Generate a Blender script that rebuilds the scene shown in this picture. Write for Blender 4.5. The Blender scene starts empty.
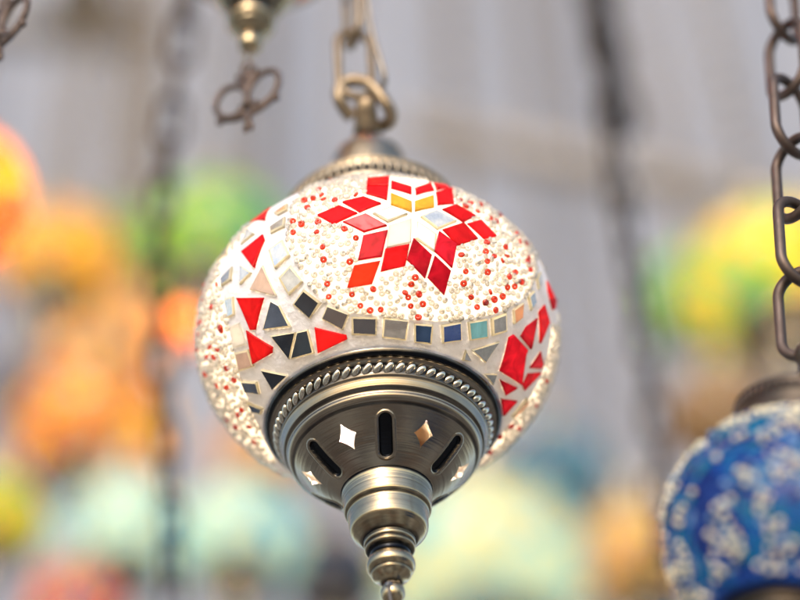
import bpy, bmesh, math, random
from mathutils import Vector, Matrix
R_ = math.radians
sc = bpy.context.scene
COL = sc.collection
rng = random.Random(7)

# ------------------------------------------------------------------ camera
PITCH, ROLL, LENS, FPX = 42.0, -1.5, 85.0, 85.0/36*800
CAM = Vector((0, 0, 1.55))
def basis(p, r):
    p, r = R_(p), R_(r)
    F = Vector((0, math.cos(p), math.sin(p))); X = Vector((1, 0, 0)); U = Vector((0, -math.sin(p), math.cos(p)))
    return X*math.cos(r)+U*math.sin(r), -X*math.sin(r)+U*math.cos(r), F
RX, UP, FW = basis(PITCH, ROLL)
camd = bpy.data.cameras.new('camera'); cam = bpy.data.objects.new('camera', camd); COL.objects.link(cam)
camd.lens = LENS; camd.sensor_width = 36; camd.clip_end = 500; camd.clip_start = 0.01
cam.matrix_world = Matrix(((RX.x, UP.x, -FW.x, CAM.x), (RX.y, UP.y, -FW.y, CAM.y), (RX.z, UP.z, -FW.z, CAM.z), (0, 0, 0, 1)))
sc.camera = cam
camd.dof.use_dof = True; camd.dof.focus_distance = 0.775; camd.dof.aperture_fstop = 2.5; camd.dof.aperture_blades = 0
def ray(px, py):
    return (FW + RX*((px-400)/FPX) - UP*((py-300)/FPX)).normalized()
def at(px, py, d):
    return CAM + ray(px, py)*d

# ------------------------------------------------------------------ mesh helpers
class MB:
    def __init__(s): s.v = []; s.f = []; s.m = []; s.sm = []; s.a = []
    def add(s, verts, faces, mat=0, smooth=True, att=0.0):
        o = len(s.v); s.v += [tuple(v) for v in verts]
        s.a += (list(att) if isinstance(att, (list, tuple)) else [att]*len(verts))
        for f in faces:
            s.f.append(tuple(i+o for i in f)); s.m.append(mat); s.sm.append(smooth)
    def build(s, name, mats, parent=None):
        me = bpy.data.meshes.new(name); me.from_pydata(s.v, [], s.f)
        for m in (mats if isinstance(mats, (list, tuple)) else [mats]): me.materials.append(m)
        me.polygons.foreach_set('material_index', s.m); me.polygons.foreach_set('use_smooth', s.sm)
        at_ = me.attributes.new('patina', 'FLOAT', 'POINT'); at_.data.foreach_set('value', s.a)
        me.update()
        return link(name, me, parent)
def link(name, me, parent=None):
    o = bpy.data.objects.new(name, me); COL.objects.link(o)
    if parent: o.parent = parent
    return o
def tag(o, label=None, cat=None, group=None, kind=None):
    if label: o['label'] = label
    if cat: o['category'] = cat
    if group: o['group'] = group
    if kind: o['kind'] = kind
    return o
def empty(name, loc=(0, 0, 0)):
    o = bpy.data.objects.new(name, None); COL.objects.link(o); o.location = loc; o.empty_display_size = .02
    return o
def lathe(mb, prof, segs=96, mat=0, smooth=True, z0=0):
    """prof: list of (r, z[, patina])"""
    vs, fs, at_ = [], [], []
    n = len(prof)
    for i in range(segs):
        a = 2*math.pi*i/segs; c, s = math.cos(a), math.sin(a)
        for p in prof:
            vs.append((p[0]*c, p[0]*s, p[1]+z0)); at_.append(p[2] if len(p) > 2 else 0.0)
    for i in range(segs):
        j = (i+1) % segs
        for k in range(n-1):
            fs.append((i*n+k, j*n+k, j*n+k+1, i*n+k+1))
    mb.add(vs, fs, mat, smooth, at_)
def densify(prof, step):
    out = []
    for a, b in zip(prof, prof[1:]):
        L = math.hypot(b[0]-a[0], b[1]-a[1]); n = max(1, int(L/step))
        for i in range(n):
            t = i/n; out.append(tuple(x+(y-x)*t for x, y in zip(a, b)))
    out.append(prof[-1]); return out
def smooth_prof(prof, it=1, fix=True):
    for _ in range(it):
        q = [prof[0]]
        for a, b in zip(prof, prof[1:]):
            q.append(tuple(.75*x+.25*y for x, y in zip(a, b))); q.append(tuple(.25*x+.75*y for x, y in zip(a, b)))
        q.append(prof[-1]); prof = q
    return prof
def tube(mb, pts, r, seg=10, closed=False, mat=0, att=0.0):
    pts = [Vector(p) for p in pts]; n = len(pts); rad = r if isinstance(r, (list, tuple)) else [r]*n
    def tan(i):
        if closed: return (pts[(i+1) % n]-pts[i-1]).normalized()
        return (pts[min(i+1, n-1)]-pts[max(i-1, 0)]).normalized()
    t0 = tan(0); u = t0.orthogonal().normalized(); vs = []; ring = []
    for i in range(n):
        t = tan(i); u = (u-t*u.dot(t)).normalized(); w = t.cross(u)
        for k in range(seg):
            a = 2*math.pi*k/seg; vs.append(pts[i]+(u*math.cos(a)+w*math.sin(a))*rad[i])
    fs = []
    off = 0
    if closed:
        # match seam
        best = 1e9
        for s in range(seg):
            d = (vs[(n-1)*seg]-vs[s]).length
            if d < best: best, off = d, s
    for i in range(n if closed else n-1):
        j = (i+1) % n; sh = off if (closed and j == 0) else 0
        for k in range(seg):
            k2 = (k+1) % seg
            fs.append((i*seg+k, i*seg+k2, j*seg+(k2+sh) % seg, j*seg+(k+sh) % seg))
    if not closed:
        fs.append(tuple(range(seg-1, -1, -1))); fs.append(tuple((n-1)*seg+k for k in range(seg)))
    mb.add(vs, fs, mat, True, att)
def ellipsoid(mb, c, ax, seg=10, rings=6, mat=0, att=0.0):
    """ax: three axis vectors"""
    c = Vector(c); vs = [c+ax[2]]
    for i in range(1, rings):
        t = math.pi*i/rings
        for k in range(seg):
            a = 2*math.pi*k/seg
            vs.append(c+ax[0]*(math.sin(t)*math.cos(a))+ax[1]*(math.sin(t)*math.sin(a))+ax[2]*math.cos(t))
    vs.append(c-ax[2]); fs = [(0, 1+k, 1+(k+1) % seg) for k in range(seg)]
    for i in range(rings-2):
        for k in range(seg):
            k2 = (k+1) % seg; fs.append((1+i*seg+k, 1+(i+1)*seg+k, 1+(i+1)*seg+k2, 1+i*seg+k2))
    e = len(vs)-1; o = 1+(rings-2)*seg
    fs += [(e, o+(k+1) % seg, o+k) for k in range(seg)]
    mb.add(vs, fs, mat, True, att)

# ------------------------------------------------------------------ materials
def newmat(name):
    m = bpy.data.materials.new(name); m.use_nodes = True; nt = m.node_tree
    for n in list(nt.nodes): nt.nodes.remove(n)
    out = nt.nodes.new('ShaderNodeOutputMaterial')
    return m, nt, out
def N(nt, t, **kw):
    n = nt.nodes.new(t)
    for k, v in kw.items():
        if k in n.inputs: n.inputs[k].default_value = v
        else: setattr(n, k, v)
    return n
def bump(nt, scale, strength, dist=.001, detail=2, coord='Object', vec=None):
    tc = N(nt, 'ShaderNodeTexCoord'); no = N(nt, 'ShaderNodeTexNoise'); no.inputs['Scale'].default_value = scale; no.inputs['Detail'].default_value = detail
    nt.links.new(vec if vec else tc.outputs[coord], no.inputs['Vector'])
    b = N(nt, 'ShaderNodeBump'); b.inputs['Strength'].default_value = strength; b.inputs['Distance'].default_value = dist
    nt.links.new(no.outputs['Fac'], b.inputs['Height']); return b
def glass(name, col, tcol=None, trans=.5, rough=.12, var=.25, spec=.5, bscale=120, bs=.25, clear=0):
    """opaque stained glass: diffuse and light let through, under a glossy surface"""
    m, nt, out = newmat(name); tcol = tcol or col
    tc = N(nt, 'ShaderNodeTexCoord'); no = N(nt, 'ShaderNodeTexNoise'); no.inputs['Scale'].default_value = 130; no.inputs['Detail'].default_value = 5; no.inputs['Distortion'].default_value = 1.5
    nt.links.new(tc.outputs['Object'], no.inputs['Vector'])
    mr = N(nt, 'ShaderNodeMapRange'); mr.inputs['From Min'].default_value = .3; mr.inputs['From Max'].default_value = .7
    mr.inputs['To Min'].default_value = 1-var; mr.inputs['To Max'].default_value = 1.0
    nt.links.new(no.outputs['Fac'], mr.inputs['Value'])
    at_ = N(nt, 'ShaderNodeAttribute', attribute_name='patina'); pm = N(nt, 'ShaderNodeMath', operation='MULTIPLY_ADD'); pm.inputs[1].default_value = -.34; pm.inputs[2].default_value = 1.0
    nt.links.new(at_.outputs['Fac'], pm.inputs[0]); pp = N(nt, 'ShaderNodeMath', operation='MULTIPLY'); nt.links.new(pm.outputs[0], pp.inputs[0]); nt.links.new(mr.outputs[0], pp.inputs[1]); mr = pp
    def tint(c):
        mx = N(nt, 'ShaderNodeMix', data_type='RGBA', blend_type='MULTIPLY'); mx.inputs[0].default_value = 1
        mx.inputs[6].default_value = (*c, 1); nt.links.new(mr.outputs[0], mx.inputs[7]); return mx.outputs[2]
    d = N(nt, 'ShaderNodeBsdfDiffuse'); t = N(nt, 'ShaderNodeBsdfTranslucent')
    nt.links.new(tint(col), d.inputs['Color']); nt.links.new(tint(tcol), t.inputs['Color'])
    ms = N(nt, 'ShaderNodeMixShader'); ms.inputs[0].default_value = trans
    nt.links.new(d.outputs[0], ms.inputs[1]); nt.links.new(t.outputs[0], ms.inputs[2])
    if clear:
        tr = N(nt, 'ShaderNodeBsdfTransparent'); tr.inputs[0].default_value = (*tcol, 1); mc = N(nt, 'ShaderNodeMixShader'); mc.inputs[0].default_value = clear
        nt.links.new(ms.outputs[0], mc.inputs[1]); nt.links.new(tr.outputs[0], mc.inputs[2]); ms = mc
    b = bump(nt, bscale, bs)
    g = N(nt, 'ShaderNodeBsdfGlossy'); g.inputs['Roughness'].default_value = rough; nt.links.new(b.outputs[0], g.inputs['Normal'])
    fr = N(nt, 'ShaderNodeFresnel'); fr.inputs['IOR'].default_value = 1.5; nt.links.new(b.outputs[0], fr.inputs['Normal'])
    fm = N(nt, 'ShaderNodeMath', operation='MULTIPLY'); fm.inputs[1].default_value = spec*2; nt.links.new(fr.outputs[0], fm.inputs[0])
    m2 = N(nt, 'ShaderNodeMixShader'); nt.links.new(fm.outputs[0], m2.inputs[0]); nt.links.new(ms.outputs[0], m2.inputs[1]); nt.links.new(g.outputs[0], m2.inputs[2])
    nt.links.new(m2.outputs[0], out.inputs[0]); return m
def mirror(name, col, rough=.1, reflect_fill=.25, reflect_col=(.5, .5, .5)):
    m, nt, out = newmat(name)
    b = bump(nt, 45, .35); g = N(nt, 'ShaderNodeBsdfGlossy'); g.inputs['Color'].default_value = (*col, 1); g.inputs['Roughness'].default_value = rough
    nt.links.new(b.outputs[0], g.inputs['Normal'])
    d = N(nt, 'ShaderNodeBsdfDiffuse'); d.inputs['Color'].default_value = (*reflect_col, 1)  # reflection painted in: a diffuse tone mutes the mirrored sky
    tc = N(nt, 'ShaderNodeTexCoord'); no = N(nt, 'ShaderNodeTexNoise'); no.inputs['Scale'].default_value = 170; no.inputs['Detail'].default_value = 5
    nt.links.new(tc.outputs['Object'], no.inputs['Vector'])
    mr = N(nt, 'ShaderNodeMapRange'); mr.inputs['From Min'].default_value = .35; mr.inputs['From Max'].default_value = .75
    mr.inputs['To Min'].default_value = reflect_fill*.4; mr.inputs['To Max'].default_value = reflect_fill*1.4; nt.links.new(no.outputs['Fac'], mr.inputs['Value'])
    ms = N(nt, 'ShaderNodeMixShader'); nt.links.new(mr.outputs[0], ms.inputs[0]); nt.links.new(g.outputs[0], ms.inputs[1]); nt.links.new(d.outputs[0], ms.inputs[2])
    nt.links.new(ms.outputs[0], out.inputs[0]); return m
def brass(name, col, dark=(.018, .019, .022), rough=.3, aniso=.75, lines=True, spots=.35):
    m, nt, out = newmat(name)
    p = N(nt, 'ShaderNodeBsdfPrincipled'); p.inputs['Metallic'].default_value = 1
    tc = N(nt, 'ShaderNodeTexCoord')
    no = N(nt, 'ShaderNodeTexNoise'); no.inputs['Scale'].default_value = 70; no.inputs['Detail'].default_value = 5; nt.links.new(tc.outputs['Object'], no.inputs['Vector'])
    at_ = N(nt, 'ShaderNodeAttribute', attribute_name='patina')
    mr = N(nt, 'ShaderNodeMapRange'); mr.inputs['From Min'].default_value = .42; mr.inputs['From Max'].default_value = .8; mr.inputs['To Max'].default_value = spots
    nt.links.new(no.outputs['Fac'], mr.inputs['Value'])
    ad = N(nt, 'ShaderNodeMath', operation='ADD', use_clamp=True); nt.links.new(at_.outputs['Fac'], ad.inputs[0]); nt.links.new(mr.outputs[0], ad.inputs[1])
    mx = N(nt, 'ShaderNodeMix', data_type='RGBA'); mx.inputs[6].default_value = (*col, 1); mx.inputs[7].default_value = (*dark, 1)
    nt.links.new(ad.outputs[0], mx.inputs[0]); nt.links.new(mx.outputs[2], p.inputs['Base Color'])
    p.inputs['Roughness'].default_value = rough
    rr = N(nt, 'ShaderNodeMapRange'); rr.inputs['To Min'].default_value = rough*.8; rr.inputs['To Max'].default_value = rough*1.5
    nt.links.new(no.outputs['Fac'], rr.inputs['Value']); nt.links.new(rr.outputs[0], p.inputs['Roughness'])
    if lines:
        p.inputs['Anisotropic'].default_value = aniso
        tg = N(nt, 'ShaderNodeTangent', direction_type='RADIAL', axis='Z'); nt.links.new(tg.outputs[0], p.inputs['Tangent'])
        sx = N(nt, 'ShaderNodeSeparateXYZ'); nt.links.new(tc.outputs['Object'], sx.inputs[0])
        # fine turning lines: one-dimensional noise along the axis
        cx = N(nt, 'ShaderNodeCombineXYZ')
        le = N(nt, 'ShaderNodeVectorMath', operation='LENGTH'); nt.links.new(tc.outputs['Object'], le.inputs[0])
        mu = N(nt, 'ShaderNodeMath', operation='MULTIPLY'); mu.inputs[1].default_value = 1000; nt.links.new(sx.outputs['Z'], mu.inputs[0])
        m3 = N(nt, 'ShaderNodeMath', operation='MULTIPLY'); m3.inputs[1].default_value = 500; nt.links.new(le.outputs['Value'], m3.inputs[0])
        nt.links.new(mu.outputs[0], cx.inputs[0]); nt.links.new(m3.outputs[0], cx.inputs[1])
        b = bump(nt, 1.0, .45, .0004, 2, vec=cx.outputs[0])
        nt.links.new(b.outputs[0], p.inputs['Normal'])
    else:
        b = bump(nt, 250, .25, .0006, 3); nt.links.new(b.outputs[0], p.inputs['Normal'])
    nt.links.new(p.outputs[0], out.inputs[0]); return m
def mosaic_glass(name, pal, scale=95, bright=1.0, trans=.6, grout=(.62, .56, .42), gw=.025, spec=.4):
    """a blown globe set with small coloured glass chips in pale grout"""
    m, nt, out = newmat(name); tc = N(nt, 'ShaderNodeTexCoord')
    vo = N(nt, 'ShaderNodeTexVoronoi'); vo.inputs['Scale'].default_value = scale; vo.inputs['Randomness'].default_value = .9; nt.links.new(tc.outputs['Object'], vo.inputs['Vector'])
    ve = N(nt, 'ShaderNodeTexVoronoi', feature='DISTANCE_TO_EDGE'); ve.inputs['Scale'].default_value = scale; ve.inputs['Randomness'].default_value = .9; nt.links.new(tc.outputs['Object'], ve.inputs['Vector'])
    no = N(nt, 'ShaderNodeTexNoise'); no.inputs['Scale'].default_value = 15; no.inputs['Detail'].default_value = 1; nt.links.new(tc.outputs['Object'], no.inputs['Vector'])
    se = N(nt, 'ShaderNodeSeparateColor'); nt.links.new(vo.outputs['Color'], se.inputs[0])
    mixv = N(nt, 'ShaderNodeMix'); mixv.inputs[0].default_value = .5; nt.links.new(se.outputs[0], mixv.inputs[2]); 
    mr = N(nt, 'ShaderNodeMapRange'); mr.inputs['From Min'].default_value = .3; mr.inputs['From Max'].default_value = .7; nt.links.new(no.outputs['Fac'], mr.inputs['Value']); nt.links.new(mr.outputs[0], mixv.inputs[3])
    cr = N(nt, 'ShaderNodeValToRGB'); cr.color_ramp.interpolation = 'CONSTANT'
    while len(cr.color_ramp.elements) < len(pal): cr.color_ramp.elements.new(.5)
    for i, c in enumerate(pal):
        cr.color_ramp.elements[i].position = .12+.76*i/len(pal) if i else 0; cr.color_ramp.elements[i].color = (*c, 1)
    nt.links.new(mixv.outputs[0], cr.inputs[0])
    lt = N(nt, 'ShaderNodeMath', operation='LESS_THAN'); lt.inputs[1].default_value = gw; nt.links.new(ve.outputs['Distance'], lt.inputs[0])
    mx = N(nt, 'ShaderNodeMix', data_type='RGBA'); nt.links.new(lt.outputs[0], mx.inputs[0]); nt.links.new(cr.outputs[0], mx.inputs[6]); mx.inputs[7].default_value = (*grout, 1)
    d = N(nt, 'ShaderNodeBsdfDiffuse'); t = N(nt, 'ShaderNodeBsdfTranslucent')
    ga = N(nt, 'ShaderNodeGamma'); ga.inputs[1].default_value = 1.25; nt.links.new(mx.outputs[2], ga.inputs[0]); gb = N(nt, 'ShaderNodeGamma'); gb.inputs[1].default_value = 1.7; nt.links.new(mx.outputs[2], gb.inputs[0])
    nt.links.new(ga.outputs[0], d.inputs[0]); nt.links.new(gb.outputs[0], t.inputs[0])
    ms = N(nt, 'ShaderNodeMixShader'); ms.inputs[0].default_value = trans; nt.links.new(d.outputs[0], ms.inputs[1]); nt.links.new(t.outputs[0], ms.inputs[2])
    g = N(nt, 'ShaderNodeBsdfGlossy'); g.inputs['Roughness'].default_value = .12
    b = N(nt, 'ShaderNodeBump'); b.inputs['Strength'].default_value = .4; b.inputs['Distance'].default_value = .001; nt.links.new(ve.outputs['Distance'], b.inputs['Height'])
    nt.links.new(b.outputs[0], g.inputs['Normal'])
    fr = N(nt, 'ShaderNodeFresnel'); fr.inputs['IOR'].default_value = 1.45
    m2 = N(nt, 'ShaderNodeMixShader'); nt.links.new(fr.outputs[0], m2.inputs[0]); nt.links.new(ms.outputs[0], m2.inputs[1]); nt.links.new(g.outputs[0], m2.inputs[2])
    nt.links.new(m2.outputs[0], out.inputs[0]); return m

M = {}
M['grout'] = glass('white_grout', (.80, .79, .81), (.95, .86, .70), .25, .35, .08, .25, 220, .35)
M['red'] = glass('red_glass', (.82, .007, .022), (1, .035, .03), .46, .1, .35, .10)
M['crimson'] = glass('crimson_glass', (.58, .008, .035), (.9, .02, .045), .44, .08, .5, .10)
M['scarlet'] = glass('scarlet_glass', (.80, .045, .012), (.95, .07, .03), .5, .12, .3, .10)
M['yellow'] = glass('amber_glass', (.85, .42, .01), (.95, .6, .05), .45, .12, .3)
M['milk'] = glass('milk_glass', (.83, .83, .82), (.95, .92, .85), .5, .15, .05)
M['edge'] = glass('cream_edge_glow', (.86, .81, .62), (1, .90, .62), .5, .2, .1)  # cream colour stands in for bulb light leaking round the mirror tiles
M['peach'] = glass('peach_glass', (.62, .47, .40), (.8, .55, .45), .3, .15, .2)
M['orange'] = glass('orange_glass', (.8, .40, .22), (.95, .42, .22), .4, .15, .2)
M['grey'] = mirror('silver_mirror', (.72, .72, .70), .12, .75, (.60, .61, .61))
M['smoke'] = mirror('smoked_mirror', (.26, .28, .33), .13, .15, (.2, .21, .25))
M['black'] = mirror('black_mirror', (.13, .14, .155), .12, .12, (.1, .1, .11))
M['bronze'] = mirror('bronze_mirror', (.36, .32, .30), .12, .2, (.22, .19, .18))
M['fawn'] = mirror('fawn_mirror', (.60, .57, .53), .12, .55, (.50, .48, .45))
M['navy'] = mirror('navy_mirror', (.10, .15, .27), .1, .15, (.07, .12, .22))
M['blue'] = mirror('blue_mirror', (.22, .30, .55), .1, .25, (.2, .28, .5))
M['turq'] = glass('turquoise_glass', (.22, .58, .74), (.3, .75, .9), .3, .1, .35)
M['wbead'] = glass('cream_bead_glass', (.90, .90, .88), (1, .97, .90), .12, .1, .06, .8, 300, .1, .62)
M['rbead'] = glass('red_bead_glass', (.80, .06, .015), (1, .20, .05), .15, .1, .25, .8, 300, .1, .55)
M['brass'] = brass('antique_brass', (.30, .25, .19), rough=.2, aniso=.85)
M['brass_warm'] = brass('polished_antique_brass', (.42, .335, .215), rough=.18, aniso=.6)
M['brass_cast'] = brass('dark_cast_brass', (.30, .23, .155), (.03, .024, .02), .4, lines=False)
M['brass_key'] = brass('bronze_key_metal', (.13, .098, .085), (.04, .033, .03), .5, lines=False)
M['bright'] = brass('rubbed_brass', (.58, .52, .42), rough=.14, lines=False, spots=.1)
M['cap'] = brass('cap_brass', (.42, .34, .24), rough=.26, aniso=.6)
M['iron'] = brass('dark_iron', (.10, .092, .09), (.03, .027, .025), .5, lines=False)
M['dark'] = brass('dark_bronze', (.075, .06, .048), (.03, .025, .02), .38, lines=False)
M['wire'] = brass('wire_metal', (.25, .21, .17), rough=.35, lines=False)

def globe_glass():
    m, nt, out = newmat('grouted_globe_glass'); at_ = N(nt, 'ShaderNodeAttribute', attribute_name='patina')
    d = N(nt, 'ShaderNodeBsdfDiffuse'); t = N(nt, 'ShaderNodeBsdfTranslucent'); t.inputs[0].default_value = (1, .93, .80, 1)
    tc = N(nt, 'ShaderNodeTexCoord'); no = N(nt, 'ShaderNodeTexNoise'); no.inputs['Scale'].default_value = 75; no.inputs['Detail'].default_value = 8; no.inputs['Roughness'].default_value = .65; nt.links.new(tc.outputs['Object'], no.inputs['Vector'])
    cr = N(nt, 'ShaderNodeMapRange'); cr.inputs['From Min'].default_value = .35; cr.inputs['From Max'].default_value = .65; nt.links.new(no.outputs['Fac'], cr.inputs['Value'])
    cm = N(nt, 'ShaderNodeMix', data_type='RGBA'); cm.inputs[6].default_value = (.49, .51, .59, 1); cm.inputs[7].default_value = (.62, .645, .74, 1); nt.links.new(cr.outputs[0], cm.inputs[0]); nt.links.new(cm.outputs[2], d.inputs[0])
    mr = N(nt, 'ShaderNodeMapRange'); mr.inputs['To Min'].default_value = .035; mr.inputs['To Max'].default_value = .22; nt.links.new(at_.outputs['Fac'], mr.inputs['Value'])
    ms = N(nt, 'ShaderNodeMixShader'); nt.links.new(mr.outputs[0], ms.inputs[0]); nt.links.new(d.outputs[0], ms.inputs[1]); nt.links.new(t.outputs[0], ms.inputs[2])
    b = bump(nt, 260, .8, .0012, 5); nt.links.new(b.outputs[0], d.inputs['Normal'])
    nt.links.new(ms.outputs[0], out.inputs[0]); return m
M['globe'] = globe_glass()
# ------------------------------------------------------------------ the main lamp: position, frame
FIT = basis(42.0, -3.8509)
QF = Matrix((FIT[0], FIT[1], FIT[2]))                # rows: old basis
QC = Matrix(((RX.x, UP.x, FW.x), (RX.y, UP.y, FW.y), (RX.z, UP.z, FW.z)))
Q = QC @ QF                                          # leaning of the lamp on its hook
LC = at(378.28, 338.71, .8393)
A, C_ = .08, .0629
QT = Q.transposed()
OL = QT @ (CAM-LC)                                   # camera seen from the lamp
def nrm(p): return Vector((p.x/A**2, p.y/A**2, p.z/C_**2)).normalized()
def hit(px, py):
    """the point of the globe seen at this place of the photograph"""
    d = QT @ ray(px, py); S = Vector((1/A, 1/A, 1/C_))
    o = Vector((OL.x*S.x, OL.y*S.y, OL.z*S.z)); e = Vector((d.x*S.x, d.y*S.y, d.z*S.z))
    a = e.dot(e); b = o.dot(e); c = o.dot(o)-1; D = b*b-a*c
    if D < 0:
        q = o+e*(-b/a); q.normalize()
    else:
        q = o+e*((-b-math.sqrt(D))/a)
    return Vector((q.x*A, q.y*A, q.z*C_))
def seen(p): return nrm(p).dot((OL-p).normalized())
def pix(p):
    w = LC+Q @ p-CAM; z = w.dot(FW)
    return 400+FPX*w.dot(RX)/z, 300-FPX*w.dot(UP)/z
def inside(x, y, poly):
    r = False; n = len(poly)
    for i in range(n):
        x1, y1 = poly[i]; x2, y2 = poly[i-1]
        if (y1 > y) != (y2 > y) and x < (x2-x1)*(y-y1)/(y2-y1)+x1: r = not r
    return r
def pdist(x, y, poly):
    b = 1e9; n = len(poly)
    for i in range(n):
        x1, y1 = poly[i-1]; x2, y2 = poly[i]; dx, dy = x2-x1, y2-y1
        t = max(0, min(1, ((x-x1)*dx+(y-y1)*dy)/(dx*dx+dy*dy+1e-9))); b = min(b, math.hypot(x-x1-dx*t, y-y1-dy*t))
    return b
def xat(y, line):
    for (x1, y1), (x2, y2) in zip(line, line[1:]):
        if y1 <= y <= y2: return x1+(x2-x1)*(y-y1)/(y2-y1)
    return None

# traced from the front of the globe, in pixels of the photograph
STAR = [
 ('yellow', [(390.7, 194.5), (411.4, 202.3), (411.6, 212.6), (390.9, 205.2)]), ('yellow', [(415, 201.7), (433, 197.2), (433.7, 207.7), (414.7, 211.8)]),
 ('grey', [(420.5, 217.8), (436, 211), (456, 222), (437, 230)]), ('grey', [(416.5, 222.3), (436, 235), (433.7, 252), (415, 238.8)]),
 ('milk', [(411.2, 219.5), (410.6, 243), (386.4, 248.5), (389, 226)]), ('grey', [(373, 214.5), (391, 207.7), (407.5, 215.2), (388, 222.9)]),
 ('red', [(367.2, 179.2), (389.5, 177.7), (388.5, 187), (366.9, 186.4)]), ('red', [(366.9, 187.4), (388.4, 188.2), (386.9, 200.5), (366.5, 194.5)]), ('red', [(342.5, 203.2), (363.5, 197), (381, 204.3), (359.7, 212.8)]),
 ('red', [(317.7, 216), (339.5, 206), (357.5, 213.9), (333.5, 225)]), ('red', [(343.2, 222.5), (365.7, 214.3), (386.9, 226.3), (364, 232.5)]),
 ('crimson', [(363.5, 235.7), (387.7, 231), (381.7, 257), (358.2, 260.7)]), ('scarlet', [(354.3, 265.7), (380.2, 261.2), (371.9, 284.3), (347, 288.7)]),
 ('red', [(385.5, 249.3), (409.2, 244.7), (405, 266.3), (380.5, 272)]), ('crimson', [(413.3, 238.8), (431.5, 255.2), (424.7, 278.7), (406.7, 260)]),
 ('crimson', [(438.8, 232), (456.4, 244.5), (451.7, 268.2), (433.7, 251)]), ('crimson', [(434.5, 256), (450.4, 271), (443.7, 295.3), (427.5, 277.9)]),
 ('red', [(442.5, 230.2), (463, 223.3), (477.4, 239.2), (457, 246.2)]), ('red', [(467, 224.2), (480, 220.6), (495.9, 236.9), (483.7, 239.4)]),
 ('red', [(442, 210), (455.5, 205), (475, 216.7), (463, 222.7)]), ('red', [(435.7, 192.5), (451, 190.3), (454.2, 204.2), (437.3, 205.6)]),
 ('red', [(415, 188.2), (430.5, 184.5), (434, 191), (416, 195.6)]), ('red', [(391, 182.2), (411.4, 188), (411.4, 195), (391, 189)]),
 ('red', [(433.5, 184), (447.8, 182.6), (450.6, 189.2), (436, 190.9)]),]
BORDER = [
 ('fawn', [(275, 214), (288.6, 205), (288, 211), (278.5, 216)]), ('fawn', [(271, 227.7), (286, 218), (285.2, 227.7), (271.7, 234)]),
 ('grey', [(269.5, 250.5), (283, 241), (290.4, 256.2), (276, 269)]), ('grey', [(279.7, 278.5), (291.2, 266.3), (303.4, 282.2), (289.7, 295.3)]),
 ('black', [(293.5, 304.4), (304.2, 289.8), (321.7, 302.7), (310.2, 318.7)]), ('bronze', [(322, 318.7), (327.5, 305.5), (349.4, 314), (343.2, 330)]),
 ('bronze', [(352, 316.8), (377.2, 317.5), (376.4, 335), (352, 334.5)]), ('fawn', [(383.7, 317.5), (408, 320.5), (405.7, 340), (382, 337)]),
 ('navy', [(414.2, 323.5), (432.4, 324.6), (430.9, 343.7), (414.2, 342)]), ('blue', [(441, 325), (460.2, 322), (461, 340), (442, 343)]),
 ('turq', [(467.3, 322), (486.4, 319), (487.2, 337.5), (469, 340)]), ('fawn', [(490.5, 318.5), (505, 313), (505.9, 331), (491.5, 335.4)]),
 ('orange', [(512.2, 310), (522.2, 303), (521.4, 318), (513, 324)]), ('fawn', [(527, 296.5), (532.7, 291), (534.9, 302.7), (530, 310.4)]),
 ('grey', [(535.4, 278.5), (538.7, 272.3), (540.9, 283.2), (537.6, 289.4)]),
]
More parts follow.
